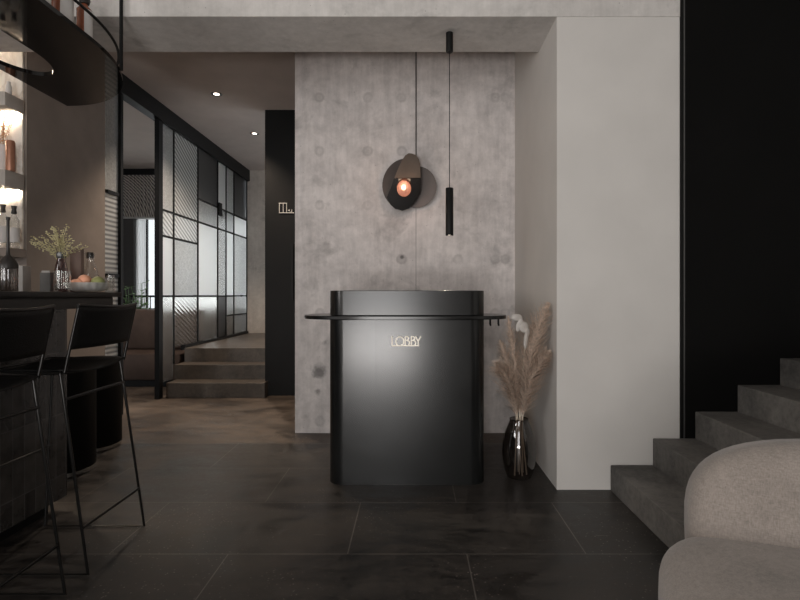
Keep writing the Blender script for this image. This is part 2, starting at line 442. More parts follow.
def bx(name, mat, x0, x1, y0, y1, z0, z1, parent=None, bev=0, smooth=None):
    return MB().box(x0, x1, y0, y1, z0, z1, bev).build(name, mat, parent, smooth if smooth is not None else (40 if bev else None))
def rrect(x0, x1, y0, y1, r, n=10):
    out = []
    for cx, cy, a0 in ((x1 - r, y0 + r, -90), (x1 - r, y1 - r, 0), (x0 + r, y1 - r, 90), (x0 + r, y0 + r, 180)):
        for k in range(n + 1):
            a = math.radians(a0 + 90 * k / n); out.append((cx + r * math.cos(a), cy + r * math.sin(a)))
    return out
def curve_pts(ctrl, n=16):
    """Catmull-Rom through ctrl"""
    P = [Vector(c) for c in ctrl]; P = [P[0] * 2 - P[1]] + P + [P[-1] * 2 - P[-2]]; out = []
    for i in range(1, len(P) - 2):
        for k in range(n):
            t = k / n; a, b, c, d = P[i - 1:i + 3]
            out.append(.5 * ((2 * b) + (c - a) * t + (2 * a - 5 * b + 4 * c - d) * t * t + (3 * b - a - 3 * c + d) * t ** 3))
    out.append(P[-2]); return out

# ------------------------------------------------------------------ the setting
YF, YC = 2.933, 4.145             # plane of the white pier, plane of the concrete wall
ZS, ZH, ZL = 2.671, 3.126, 3.5    # soffit, hall ceiling, lobby ceiling
XP = -2.704                       # plane of the glazed partition
XW = xat(557, YF)                 # corner of the white pier
ZLAND = .48
struct(bx('floor', M['floor'], -3.9, 3.6, -2.6, 3.86, -.12, 0))
struct(bx('floor_hall', M['hallfloor'], -5.6, XW + .2, 3.86, 8.6, -.12, 0))
struct(bx('wall_back', M['concrete'], xat(295, YC), XW, YC, 5.69, 0, ZH))
struct(bx('wall_right', M['white'], XW, xat(680, YF), YF + .004, 5.69, 0, ZH))
struct(bx('wall_stair', M['blackwall'], xat(680, YF) + .03, 3.6, YF, YF + .2, 0, ZL))
struct(bx('trim_1', M['blackmetal'], xat(680, YF) + .0005, xat(680, YF) + .018, YF - .003, YF + .2, .294, ZL))
struct(bx('trim_6', M['greymetal'], xat(680, YF) + .0185, xat(680, YF) + .0255, YF - .005, YF + .2, .294, ZL))
struct(bx('trim_7', M['blackmetal'], xat(680, YF) + .026, xat(680, YF) + .0295, YF - .003, YF + .2, .294, ZL))
struct(bx('trim_2', M['beamconcrete'], -2.70, xat(680, YF), YF, 3.361, ZS, ZL))
struct(bx('wall_left', M['brownplaster'], -3.0, XP, 3.66, 4.565, 0, ZH))
struct(bx('wall_bar', M['brownplaster'], -3.9, XP, 3.64, 3.66, 0, ZL))
ws = MB(); ws.box(-4.0, -3.9, -.2, 3.66, 0, ZL); ws.box(-4.0, -3.9, -2.6, -2.2, 0, ZL); ws.box(-4.0, -3.9, -2.2, -.2, 0, .1); ws.box(-4.0, -3.9, -2.2, -.2, 2.9, ZL)
struct(ws.build('wall_side', M['brownplaster']))
wn3 = MB()
for y in (-2.18, -1.2, -.22): wn3.box(-3.98, -3.94, y - .02, y + .02, .1, 2.9)
for z in (.12, 2.88): wn3.box(-3.98, -3.94, -2.2, -.2, z - .02, z + .02)
struct(wn3.build('added_window', M['blackmetal']))  # added window in the unseen side wall, made for the fill from the left
struct(bx('wall_east', M['white'], 3.6, 3.7, -2.6, YF + .2, 0, ZL))
struct(bx('ceiling_hall', M['hallceiling'], -5.6, XW + .2, 3.365, 8.6, ZH, ZH + .1))
struct(bx('ceiling', M['white'], -4.0, 3.7, -2.6, 3.66, ZL, ZL + .1))
# wall behind the viewer with a wide window opening
wf = MB()
wf.box(-4.0, -1.6, -2.7, -2.6, 0, ZL); wf.box(.1, 3.7, -2.7, -2.6, 0, ZL)
wf.box(-1.6, .1, -2.7, -2.6, 3.05, ZL); wf.box(-1.6, .1, -2.7, -2.6, 0, .06)
struct(wf.build('wall_front', M['brownplaster']))
wn = MB()
for x in (-1.58, -.75, .08): wn.box(x - .02, x + .02, -2.69, -2.65, .06, 3.05)
for z in (.08, 2.3, 3.03): wn.box(-1.6, .1, -2.69, -2.65, z - .02, z + .02)
struct(wn.build('window_1', M['blackmetal']))
# hall end wall, black door leaf and panel
struct(bx('wall_hall', M['hallconcrete'], XP - .02, xat(295, YC) + .3, 8.46, 8.6, 0, ZH))
dn = MB().box(xat(265, 5.69), xat(295, YC) + .1, 5.69, 5.75, 0, ZH)
door = struct(dn.build('door_1', M['blackpanel']))
bx('door_handle', M['blackmetal'], xat(291, 5.66), xat(291, 5.66) + .022, 5.655, 5.69, 1.05, 1.65, door)
struct(bx('landing', M['landing'], XP + .036, xat(265, 5.69) + .6, 6.32, 8.46, 0, ZLAND))

# hall steps
hs = thing('hall_steps', 'three stone steps rising to the hall landing beside the black door', 'steps', (xat(213, 5.6), 5.553, 0))
xr = -1.585
for i in range(3):
    y0 = 5.553 + .258 * i
    y1 = 6.07 if i < 2 else 6.069
    MB().box(XP + .036 + (.03 if i == 0 else 0), xr, y0, (y0 + .258 if i < 2 else y0 + .25), 0, .16 * (i + 1), .004).build('step', M['landing'], hs)

# right staircase
st = thing('staircase', 'dark stone staircase rising along the black wall behind the armchair', 'staircase', (1.111, 2.4, 0))
for i in range(7):
    x0 = 1.111 + .2385 * i
    MB().box(x0, x0 + .2385 + (.0 if i < 6 else .6), 1.93, YF - .005, 0, .1503 * (i + 1) - .007, .004).build('step', M['stair'], st)

# ------------------------------------------------------------------ glazed partition
gp = thing('glass_partition', 'black framed partition of mixed patterned glass panes along the hall', 'partition', (XP, 5.553, 0))
cols = [161, 173.3, 197.5, 217.3, 225.7, 233.5, 246.7]
Yc = [-XP * F / (VX - x) for x in cols]
def zbot(y): return .48 if y > 6.05 else (.32 if y > 5.8 else .16 if y > 5.55 else 0.)
ZT = 2.95
bx('header_beam', M['blackmetal'], XP - .05, XP + .05, 4.565, 8.46, ZT, ZH - .001, gp)
bx('post', M['blackmetal'], XP - .02, XP + .03, Yc[0] - .10, Yc[0] - .02, 0, ZT, gp)
bx('post', M['blackmetal'], XP - .03, XP + .03, 4.76, 4.80, 0, ZT, gp)
for i, y in enumerate(Yc):
    if i == 0: continue
    y = min(y, 8.44)
    bx('mullion', M['blackmetal'], XP - .009, XP + .011, y - .013, y + .013, zbot(y) if i > 1 else .32, ZT, gp)
def rail(z, i, j): bx('rail', M['blackmetal'], XP - .008, XP + .010, Yc[i] - (.02 if i == 0 else -.013), min(Yc[j], 8.44) - .013, z - .011, z + .011, gp)
rail(2.02, 0, 1); rail(2.02, 1, 2); rail(2.02, 2, 6)
rail(2.31, 2, 6); rail(1.74, 0, 1); rail(1.74, 1, 2); rail(1.087, 0, 2); rail(1.087, 2, 6); rail(.80, 4, 6)
bx('rail', M['blackmetal'], XP - .015, XP + .034, 6.09, 8.44, .455, .515, gp)
bx('rail', M['blackmetal'], XP - .015, XP + .02, 4.58, 4.76, 2.0, 2.03, gp)
bx('rail', M['blackmetal'], XP - .015, XP + .02, 4.58, 4.76, 1.26, 1.29, gp)
kinds = [
    (0, [(2.02, ZT, 'g_ham'), (1.74, 2.02, 'g_waved'), (1.087, 1.74, 'g_frost'), (.16, 1.087, 'g_low')]),
    (1, [(2.02, ZT, 'g_waved'), (1.74, 2.02, 'g_waved'), (1.087, 1.74, 'g_ham'), (.48, 1.087, 'g_lowwave')]),
    (2, [(2.31, ZT, 'g_smoke'), (2.02, 2.31, 'g_ham'), (1.087, 2.02, 'g_frost'), (.48, 1.087, 'g_low')]),
    (3, [(2.31, ZT, 'g_frost'), (2.02, 2.31, 'g_fluted'), (1.087, 2.02, 'g_fluted'), (.48, 1.087, 'g_smoke')]),
    (4, [(2.31, ZT, 'g_ham'), (2.02, 2.31, 'g_ham'), (1.087, 2.02, 'g_frost'), (.80, 1.087, 'g_ham'), (.48, .80, 'g_low')]),
    (5, [(2.31, ZT, 'g_smoke'), (2.02, 2.31, 'g_frost'), (1.087, 2.02, 'g_ham'), (.80, 1.087, 'g_ham'), (.48, .80, 'g_fluted')]),
]
for i, ps in kinds:
    for z0, z1, mt in ps:
        y0 = Yc[i] + (.018 if i else -.019); y1 = min(Yc[i + 1], 8.44) - .018
        bx('glass_pane', M[mt], XP - .004, XP + .004, y0, y1, z0 + (.013 if z0 > .5 else .035 if z0 > .4 else 0), z1 - (.013 if z1 < ZT else 0), gp)
for z0, z1, mt in ((2.03, ZT, 'g_ham'), (1.29, 2.0, 'g_ribs'), (.0, 1.26, 'g_ribs')):
    bx('glass_pane', M[mt], XP - .004, XP + .004, 4.566, 4.76, z0, z1, gp)
lk = MB().box(XP + .02, XP + .05, Yc[3] - .05, Yc[3] + .05, 2.25, 2.37); lk.box(XP + .02, XP + .04, Yc[3] - .03, Yc[3] + .09, 2.2, 2.25)
lk.build('latch', M['blackmetal'], gp)

# room behind the partition
YR = 8.4
wr = MB(); wr.box(-5.6, XP - .06, YR, YR + .12, 0, .86); wr.box(-5.6, -4.75, YR, YR + .12, .86, ZH)
struct(wr.build('wall_lounge', M['darkpanel']))
struct(bx('wall_west', M['brownplaster'], -5.7, -5.6, 3.66, 8.6, 0, ZH))
struct(bx('wall_panel', M['darkpanel'], -4.75, -4.50, YR - .02, YR + .1, .86, 2.33))
cu = MB(); cp = [(-4.49 + .16 * k / 40, YR + .02 + .012 * math.sin(k * math.pi / 4)) for k in range(41)]  # added translucent strip, gives a lighter grey band where a pier stayed dark
cu.prism(cp + [(x, y + .003) for x, y in cp[::-1]], .9, 2.32)
tag(cu.build('added_strip', M['sheer'], None, 60), 'pale translucent strip added at the edge of the bright lounge window', 'strip')
struct(bx('trim_3', M['blackmetal'], -5.6, XP - .06, YR - .06, YR + .1, 3.03, ZH))
rp = MB()
nn = 96
for k in range(nn):
    x0 = -5.6 + (2.83) * k / nn; x1 = -5.6 + 2.83 * (k + 1) / nn
    rp.box(x0 + .003, x1 - .003, YR - .03 - .012 * (k % 2), YR + .06, 2.36, 3.03)
struct(rp.build('trim_4', M['fluted']))
struct(bx('trim_5', M['grey'], -4.75, XP - .06, YR - .04, YR + .12, 2.33, 2.36))
wd = MB()
for x in (-4.49, -4.325, -3.55, -2.79): wd.box(x - .012, x + .012, YR + .04, YR + .08, .86, 2.33)
wd.box(-4.5, XP - .06, YR + .04, YR + .08, .86, .885)
w2 = struct(wd.build('window_2', M['blackmetal']))
bx('pane', M['clear'], -4.5, XP - .08, YR + .055, YR + .061, .885, 2.33, w2)

rl = thing('railing', 'thin black metal railing in front of the bright lounge window', 'railing', (-3.9, 8.1, 0))
bx('top_rail', M['blackmetal'], -5.0, XP - .07, 8.085, 8.115, 1.065, 1.095, rl)
for k in range(16):
    x = -4.95 + .143 * k; bx('baluster', M['blackmetal'], x - .006, x + .006, 8.094, 8.106, 0, 1.065, rl)
bq = thing('banquette', 'brown leather banquette with a tall back seen through the open partition', 'bench', (-3.4, 6.5, 0))
bx('plinth', M['blackmetal'], -4.3, XP - .08, 6.24, 6.95, 0, .08, bq)
bx('seat', M['brownleather'], -4.3, XP - .07, 6.19, 6.80, .08, .40, bq, .03)
bx('backrest', M['brownleather'], -4.3, XP - .07, 6.66, 6.95, .40, .915, bq, .04)
def leafplant(name, cx, cy, z0, h, n, label, group=None):
    t = thing(name, label, 'plant', (cx, cy, z0), group)
    pot = MB().lathe([(0, z0), (.07, z0), (.09, z0 + .16), (.08, z0 + .16), (.07, z0 + .14), (0, z0 + .14)], cx, cy, 16).build('pot', M['darkpanel'], t, 40)
    s = MB(); f = MB()
    for k in range(n):
        a = random.uniform(0, 6.28); l = random.uniform(.5, 1) * h; sp = random.uniform(.05, .16)
        p = curve_pts([(cx, cy, z0 + .13), (cx + sp * .4 * math.cos(a), cy + sp * .4 * math.sin(a), z0 + .13 + l * .6), (cx + sp * math.cos(a), cy + sp * math.sin(a), z0 + .13 + l)], 4)
        s.tube(p, .003, 5)
        for q in p[3:]:
            for _ in range(2):
                b = random.uniform(0, 6.28); d = Vector((math.cos(b), math.sin(b), random.uniform(-.1, .6))).normalized()
                w = d.cross(Vector((0, 0, 1))).normalized() * .016; e = q + d * .075
                f.plate([q, q + d * .04 + w, e, q + d * .04 - w], .0015, (w.cross(d)))
    s.build('stem', M['leaf'], t); f.build('foliage', M['leaf'], t)
    return t
leafplant('potted_plant', -3.92, 7.5, .0, 1.22, 26, 'leafy green plant below the bright window behind the banquette')
leafplant('potted_plant', -4.22, 7.75, .0, 1.10, 18, 'smaller green plant behind the banquette, nearer the dark panel')

# ------------------------------------------------------------------ lobby desk
dx0, dx1, dy0, dy1, dzt = xat(330, 3.09), xat(484, 3.09), 3.01, 3.5, 1.126
dk = thing('lobby_desk', 'tall black steel reception desk with rounded corners and LOBBY lettering', 'desk', ((dx0 + dx1) / 2, 3.25, 0))
MB().prism(rrect(dx0, dx1, dy0, dy1, .09), .0, .955).build('body', M['steel'], dk, 30)
MB().prism(rrect(dx0 + .008, dx1 - .008, dy0 + .008, dy1 - .008, .085), .955, .981).build('neck', M['blackmetal'], dk, 30)
up = MB(); up.prism(rrect(dx0, dx1, dy0, dy1, .09), .981, dzt)
up.build('upper_screen', M['steel'], dk, 30, .003)
def sell(cx, cy, a, b, e, n=96):
    out = []
    for k in range(n):
        t = 2 * math.pi * k / n; c, s = math.cos(t), math.sin(t)
        out.append((cx + a * math.copysign(abs(c) ** e, c), cy + b * math.copysign(abs(s) ** e, s)))
    return out
lx0, lx1 = xat(306.5, 3.22), xat(505, 3.22)
MB().prism(sell((lx0 + lx1) / 2, 3.235, (lx1 - lx0) / 2, .265, .62), .957, .979).build('ledge', M['steel'], dk, 30, .003)
for px in (489, 497):
    x = xat(px, 3.2); MB().tube([(x, 3.15, .956), (x, 3.15, .925), (x, 3.135, .918)], .006, 8).build('hook', M['blackmetal'], dk, 40)
# LOBBY in thin deco strokes
yl = dy0 - .005
def LP(u, v): return Vector((xat(380 + u / 16, dy0), yl, H - (325 + v / 16 - VY) / F * dy0))
lt = MB(); rs = .0041
def stroke(pts): lt.tube([LP(*p) for p in pts], rs, 6)
stroke([(194, 178), (194, 330)]); stroke([(188, 330), (626, 330)])
stroke([(318 + 62 * math.cos(a * math.pi / 18), 260 + 70 * math.sin(a * math.pi / 18)) for a in range(37)])
for bx0, w1, w2 in ((405, 52, 68), (502, 52, 70)):
    stroke([(bx0, 182), (bx0, 330)])
    stroke([(bx0, 184)] + [(bx0 + w1 - 28 + 28 * math.sin(a * math.pi / 10), 214 - 30 * math.cos(a * math.pi / 10)) for a in range(11)] + [(bx0, 244)])
    stroke([(bx0, 244)] + [(bx0 + w2 - 40 + 40 * math.sin(a * math.pi / 10), 287 - 43 * math.cos(a * math.pi / 10)) for a in range(11)] + [(bx0, 330)])
stroke([(568, 180), (612, 262)]); stroke([(654, 178), (612, 262)]); stroke([(612, 262), (612, 330)])
tag(lt.build('lettering', M['letter'], dk), 'ivory LOBBY lettering')

# ------------------------------------------------------------------ wall lamp
YL = YC - .03
wl = thing('wall_lamp', 'sculptural wall lamp of overlapping smoked bronze discs with a rose glass bulb', 'lamp', (xat(410, YC), YC, at(410, 182, YC).z))
def P(x, y, d=0.): return at(x, y, YC - d)
def outline(cx, cy, rx, ry, d, n=40, rot=0):
    o = []
    for k in range(n):
        a = 2 * math.pi * k / n; u, v = rx * math.cos(a), ry * math.sin(a)
        o.append(P(cx + u * math.cos(rot) - v * math.sin(rot), cy + u * math.sin(rot) + v * math.cos(rot), d))
    return o
bx('canopy', M['blackmetal'], xat(402, YC), xat(416, YC), YC - .02, YC, at(0, 192, YC).z, at(0, 172, YC).z, wl)
def tilt(pts, piv, fx, fz):
    """lean the plate: its depth changes with the distance from a pivot"""
    return [Vector((p.x, p.y + (p.x - piv.x) * fx + (p.z - piv.z) * fz, p.z)) for p in pts]
MB().plate(tilt(outline(403.5, 183, 20.5, 25, .03, rot=.35), P(403.5, 183), .12, 0), .006, (0, 1, 0)).build('left_disc', M['bronzedark'], wl, 30)
MB().plate(tilt(outline(416, 187, 20.5, 21, .028), P(416, 187), -.12, 0), .006, (0, 1, 0)).build('right_disc', M['bronzedark'], wl, 30)
upl = [(394.5, 178), (397, 171), (401, 161), (405, 154), (408.5, 151.5), (412, 151.8), (416, 153.8), (419, 158), (420.3, 164), (420.5, 178)]
MB().plate(tilt([P(x, y, .15) for x, y in upl], P(407, 178), 0, .28), .005, (0, 1, 0)).build('upper_blade', M['bronze'], wl, 30)
lowl = [(394.5, 178.2), (420.5, 178.2), (420.3, 190), (416, 198), (409, 206.5), (402, 208.8), (395, 207), (390, 203), (386.5, 196)]
MB().plate(tilt([P(x, y, .15) for x, y in lowl], P(407, 178), 0, -.34), .005, (0, 1, 0)).build('lower_blade', M['blackmirror'], wl, 30)
bc = P(404, 188.5, .19)
MB().tube([bc + Vector((0, .10, 0)), bc + Vector((0, .03, 0))], .02, 16).build('socket', M['blackmetal'], wl, 40)
bl = MB().ellipsoid(bc, .054, .054, .062, u=32, v=16).build('bulb', M['roseglass'], wl, 60)
MB().ellipsoid(bc + Vector((-.003, 0, .008)), 0.017, .017, .02, u=24, v=12).build('filament', M['filament'], bl, 60)
MB().tube([Vector((xat(416, YC), YC - .006, ZH)), Vector((xat(416, YC), YC - .006, at(0, 158, YC).z))], .004, 8).build('cord', M['darkpanel'], wl, 40)

# pendant
yp = 1.571 * F / (VY - 33); xp = xat(449.5, yp)
pl = thing('pendant_lamp', 'slim black tube pendant lamp hanging on a thin cord above the desk', 'lamp', (xp, yp, 1.555))
zc = ZS - 19 * yp / F
MB().lathe([(0, zc), (.0205, zc), (.0215, zc + .004), (.0215, ZS), (0, ZS)], xp, yp, 28).build('canopy', M['blackmetal'], pl, 40)
zb, zt2 = H + (VY - 235.5) / F * yp, H + (VY - 188) / F * yp
MB().tube([(xp, yp, zt2), (xp, yp, zc)], .0024, 8).build('cord', M['blackmetal'], pl, 40)
MB().lathe([(.019, zb + .006), (.0225, zb + .002), (.0235, zb), (.0235, zt2 - .003), (.021, zt2), (0, zt2)], xp, yp, 32).build('lamp_tube', M['blackmetal'], pl, 40)
MB().lathe([(0, zb + .004), (.0195, zb + .004), (.0195, zb + .008), (0, zb + .008)], xp, yp, 28).build('lens', M['lens'], pl, 40)

# hall downlights
for px, py, lab in ((216.5, 94, 'recessed ceiling downlight nearer the lobby, above the hall steps'), (254.5, 133.5, 'recessed ceiling downlight deeper in the hall, by the black door')):
    Y = (ZH - H) * F / (VY - py); x = xat(px, Y)
    t = thing('downlight', lab, 'light', (x, Y, ZH), 'hall downlights')
    MB().lathe([(.028, ZH), (.040, ZH - .005), (.054, ZH - .004), (.056, ZH)], x, Y, 28).build('trim_ring', M['greymetal'], t, 40)
    MB().lathe([(0, ZH - .002), (.028, ZH - .002)], x, Y, 28).build('lens', M['lens2'], t, 40)

# toilet sign on the black panel
ys = 5.685
sg = MB()
def S(x, y): v = at(x, y, ys); return v
def sbar(a, b, r=.004): sg.tube([S(*a), S(*b)], r, 6)
for a, b in (((279.4, 203.2), (279.4, 212.8)), ((283.2, 203.2), (283.2, 212.8)), ((286.6, 203.2), (286.6, 212.8)), ((279, 203.2), (287, 203.2)), ((279, 212.8), (294, 212.8)), ((291.8, 209.5), (291.8, 211.4)), ((291.8, 211.4), (290.8, 211.8))): sbar(a, b)
sg.plate([S(287.9, 210.4), S(289.7, 209.4), S(289.7, 211.4)], .004, (0, -1, 0))
tag(sg.build('toilet_sign', M['signmark']), 'small grey pictogram sign mounted on the tall black door panel', 'sign')

# ------------------------------------------------------------------ vase and pampas
vx, vy = xat(519, 3.14), 3.14
vs = thing('vase', 'smoked glass bottle shaped floor vase beside the lobby desk', 'vase', (vx, vy, 0))
prof = [(0, .002), (.060, .002), (.072, .008), (.086, .045), (.097, .095), (.102, .15), (.098, .21), (.084, .27), (.066, .315), (.056, .34), (.055, .352)]
MB().lathe(prof, vx, vy, 48).build('body', M['smoked'], vs, 60)
MB().lathe([(.053, .352), (.055, .356), (.058, .354), (.056, .349)], vx, vy, 48).build('rim', M['smoked'], vs, 60)
def plume(label, px, py, Y, width, n, sag=.04, start=.34, seed=0):
    rnd = random.Random(seed)
    tip = at(px, py, Y); a = rnd.uniform(0, 6.28)
    base = Vector((vx + .045 * math.cos(a), vy + .04 * math.sin(a), .02))
    mouth = Vector((vx + .35 * (tip.x - vx) * .35, vy + (tip.y - vy) * .12, .35))
    d = tip - mouth
    mid = mouth + d * .5 + Vector((-d.x * .18, 0, sag))
    pts = curve_pts([base, mouth, mid, tip], 10)
    t = thing('pampas_plume', label, 'dried plant', base, 'pampas stalks in the smoked vase')
    MB().tube(pts, .003, 6, radii=[.0044 - .0032 * i / len(pts) for i in range(len(pts))]).build('stem', M['straw'], t, 50)
    f = MB(); L = len(pts)
    i0 = 11
    for k in range(n):
        u = i0 + (L - 1 - i0) * rnd.random() ** .9; i = min(int(u), L - 2); p = pts[i].lerp(pts[i + 1], u - i)
        ax = (pts[i + 1] - pts[i]).normalized(); s = (u - i0) / (L - 1 - i0)
        o = ax.orthogonal().normalized(); w = ax.cross(o); th = rnd.uniform(0, 6.28)
        out = o * math.cos(th) + w * math.sin(th)
        env = math.sin(math.pi * min(1, .16 + s * .84)) ** .6 * (1 - .3 * s)
        l = width * env * rnd.uniform(.55, 1.15) * 2.0
        q1 = p + (ax * .60 + out * .48) * l * .5
        q2 = p + (ax * .88 + out * .78) * l - Vector((0, 0, .22 * l * rnd.random()))
        wd_ = (out.cross(ax)).normalized() * rnd.uniform(.0010, .0028)
        if q2.x > XW - .006: q2.x = XW - .006 - rnd.random() * .01
        vv = [f.bm.verts.new(c) for c in (p - wd_, p + wd_, q1 + wd_, q1 - wd_, q2)]
        f.bm.faces.new(vv[:4]); f.bm.faces.new((vv[3], vv[2], vv[4]))
    f.build('plume', M['plume'], t)
    return t
plume('tallest pampas plume in the vase, leaning right against the white wall', 548, 303, 3.02, .105, 1150, .05, seed=1)
plume('full pampas plume drooping lowest on the right side of the vase', 549, 352, 2.99, .10, 1000, .04, seed=2)
plume('upright pampas plume in the middle of the vase, just right of the white blossom', 533, 325, 3.2, .08, 750, .02, seed=3)
plume('slender tall pampas plume left of the white blossom', 508, 316, 3.12, .07, 550, .02, seed=4)
plume('short bushy pampas plume drooping left towards the desk', 497, 362, 3.05, .085, 900, .02, seed=5)
plume('wispy pampas plume reaching under the right end of the desk ledge', 500, 340, 3.22, .065, 800, .02, seed=6)
# white dried blossom
wb = thing('dried_blossom', 'white dried blossom standing among the pampas plumes', 'dried plant', (vx, vy, .02))
b0 = at(524, 330, 3.08)
MB().tube(curve_pts([(vx, vy - .01, .02), (vx, vy - .01, .35), at(523, 372, 3.1), at(525, 340, 3.08)], 8), .0028, 6).build('stem', M['straw'], wb, 50)
pe = MB()
for (x, y, rx, rz, rot) in ((517, 317.5, .040, .022, .15), (524, 327, .034, .034, -.6), (526, 340, .015, .055, .1), (519.5, 325, .022, .042, .35), (527, 331, .018, .03, -.2)):
    pe.ellipsoid(at(x, y, 3.07), rx, .012, rz, 1, 1, 16, 10, Matrix.Rotation(rot, 3, 'Y') @ Matrix.Rotation(.4, 3, 'Z'))
pe.build('petals', M['petal'], wb, 60)

# ------------------------------------------------------------------ armchair
yaw = math.radians(-22); RZ = Matrix.Rotation(yaw, 3, 'Z')
cc = Vector((1.245, 1.20, 0))
ac = thing('armchair', 'taupe fabric armchair with a rounded back in front of the dark stairs', 'armchair', cc)
def W(x, y, z): return cc + RZ @ Vector((x, y, z))
MB().ellipsoid(W(0, -.10, .250), .615, .44, .152, .5, .5, 72, 32, RZ).build('seat', M['fabric'], ac, 70)
bk = MB()
bmx = RZ @ Matrix.Rotation(math.radians(-10), 3, 'X')
bk.ellipsoid(W(.040, .30, .36), .56, .145, .308, .66, .5, 72, 32, bmx)
bk.build('backrest', M['fabric'], ac, 70)
for sx in (-1, 1):
    for sy in (-.36, .22):
        p = W(sx * .38, sy, 0); q = W(sx * .36, sy, .17)
        MB().tube([p, q], .016, 10).build('leg', M['blackmetal'], ac, 40)

# ------------------------------------------------------------------ bar
XB = -1.778
br_ = thing('bar_counter', 'dark bar with a thin black counter top and tall glazed tile front', 'bar', (-2.1, 1.5, 0))
bx('front', M['tile'], -2.35, XB, .3, 2.672, .073, 1.035, br_)
bx('plinth', M['blackmetal'], -2.30, XB - .06, .32, 2.62, 0, .073, br_)
bx('apron', M['apron'], -2.36, -1.60, .25, 2.775, 1.035, 1.09, br_, .004)
bx('counter_top', M['counter'], -2.42, -1.577, .2, 2.818, 1.09, 1.115, br_, .004)
for x, y, lab in ((-2.245, 3.25, 'round black drum on a chrome base ring, just past the bar end'), (-2.37, 3.77, 'round black drum on a chrome base ring, farther, against the taupe wall')):
    t = thing('drum_stand', lab, 'stand', (x, y, 0), 'black drums past the bar end')
    MB().lathe([(0, .03), (.228, .03), (.228, .625), (.222, .635), (0, .635)], x, y, 56)  .build('body', M['blackwall'], t, 40)
    MB().lathe([(0, 0), (.215, 0), (.226, .006), (.226, .03), (0, .03)], x, y, 56).build('base_ring', M['chrome'], t, 40)

# stools
def make_stool(yc, label):
    x0 = -1.31
    t = thing('bar_stool', label, 'stool', (-1.5, yc, 0), 'black wire frame bar stools')
    hw = .208; rt = .0062
    for s in (-1, 1):
        y = yc + s * hw
        side = [(-1.383, y, .793), (-1.271, y + s * .005, .008), (-1.74, y + s * .005, .008), (-1.70, y, .80), (-1.383, y, .793)]
        nm = 'side_frame'
        MB().tube([Vector(p) for p in side], rt, 8).build(nm, M['wire'], t, 50)
        MB().tube(curve_pts([(-1.366, y, .795), (-1.347, y, .886), (-1.311, y, 1.05)], 5), rt, 8).build('back_post', M['wire'], t, 50)
    def bar(x, z, nm): MB().tube([Vector((x, yc - hw, z)), Vector((x, yc + hw, z))], rt, 8).build(nm, M['wire'], t, 50)
    bar(-1.295, .187, 'stretcher'); bar(-1.366, .69, 'stretcher'); bar(-1.722, .384, 'footrest'); bar(-1.70, .80, 'seat_bar')
    # sling seat and back
    def sling(nm, rows, thick):
        m = MB(); V = []
        for row in rows:
            V.append([m.bm.verts.new(p) for p in row])
        for a, b in zip(V, V[1:]):
            for k in range(len(a) - 1): m.bm.faces.new((a[k], a[k + 1], b[k + 1], b[k]))
        o = m.build(nm, M['blackleather'], t, 50)
        so = o.modifiers.new('thick', 'SOLIDIFY'); so.thickness = thick; so.offset = 0
        return o
    n = 14
    rows = []
    for j in range(9):
        v = j / 8; x = -1.36 - .36 * v
        rows.append([Vector((x, yc - hw + 2 * hw * k / n, .805 - (.022 + .02 * math.sin(math.pi * v)) * math.sin(math.pi * k / n) ** .8)) for k in range(n + 1)])
    sling('seat', rows, .007)
    rows = []
    for j in range(9):
        v = j / 8; z = .886 + (1.058 - .886) * v; x = -1.347 + .036 * v
        rows.append([Vector((x + .03 * math.sin(math.pi * k / n), yc - hw - .004 + (2 * hw + .008) * k / n, z - .010 * math.sin(math.pi * k / n) * v)) for k in range(n + 1)])
    sling('backrest', rows, .009)
    top = [Vector((p.x, p.y, p.z + .002)) for p in rows[-1]]
    MB().tube(top, .0065, 8).build('top_rail', M['wire'], t, 50)
    return t
make_stool(2.247, 'black leather bar stool with wire legs nearer the bar end')
make_stool(1.686, 'black leather bar stool with wire legs farther from the bar end')

# ------------------------------------------------------------------ things on the counter
ZC = 1.1155
def bottle(name, label, cat, x, y, z, prof, mat, extra=(), group=None, n=28, flute=0, fl=0, sm=50, nm='body'):
    t = thing(name, label, cat, (x, y, z), group)
    MB().lathe([(r, z + h) for r, h in prof], x, y, n, flute, fl).build(nm, mat, t, sm)
    for pn, pp, pm in extra:
        MB().lathe([(r, z + h) for r, h in pp], x, y, n).build(pn, pm, t, sm)
    return t
Y = 2.45
bottle('decanter', 'tall ribbed glass decanter with a long dark neck on the counter', 'bottle', xat(8, Y), Y, ZC,
       [(0, 0), (.036, 0), (.039, .006), (.039, .11), (.034, .124)], M['smoked'],
       [('shoulder', [(.041, .11), (.040, .128), (.026, .155), (.009, .172), (.0065, .20), (.006, .335), (.009, .34), (.009, .352), (0, .352)], M['darkcap'])], n=64, flute=.035, fl=16)
Y = 2.7
tag(MB().box(xat(17, Y), xat(27, Y), Y - .03, Y + .03, ZC, ZC + .135, .003).build('card_box', M['palebox'], None, 40), 'pale grey upright box behind the dark necked decanter', 'box')
Y = 2.66
t = thing('napkin_box', 'small dark grey box holding pale napkins on the counter', 'box', (xat(48.5, Y), Y, ZC))
bx('body', M['greybox'], xat(43.5, Y), xat(54, Y), Y - .028, Y + .028, ZC, ZC + .098, t, .002)
bx('napkins', M['palebox'], xat(44.5, Y), xat(53, Y), Y - .022, Y + .022, ZC + .098, ZC + .108, t)
Y = 2.6; xb = xat(61, Y)
bottle('sprig_bottle', 'dark red glass bottle with a metal collar on the counter', 'bottle', xb, Y, ZC,
       [(0, .001), (.031, .001), (.033, .006), (.033, .085), (.030, .11), (.022, .145), (.0175, .165), (.0175, .172)], M['darkred'],
       [('collar', [(.018, .168), (.0215, .172), (.0225, .192), (.020, .198), (.017, .198), (.016, .17)], M['greymetal'])])
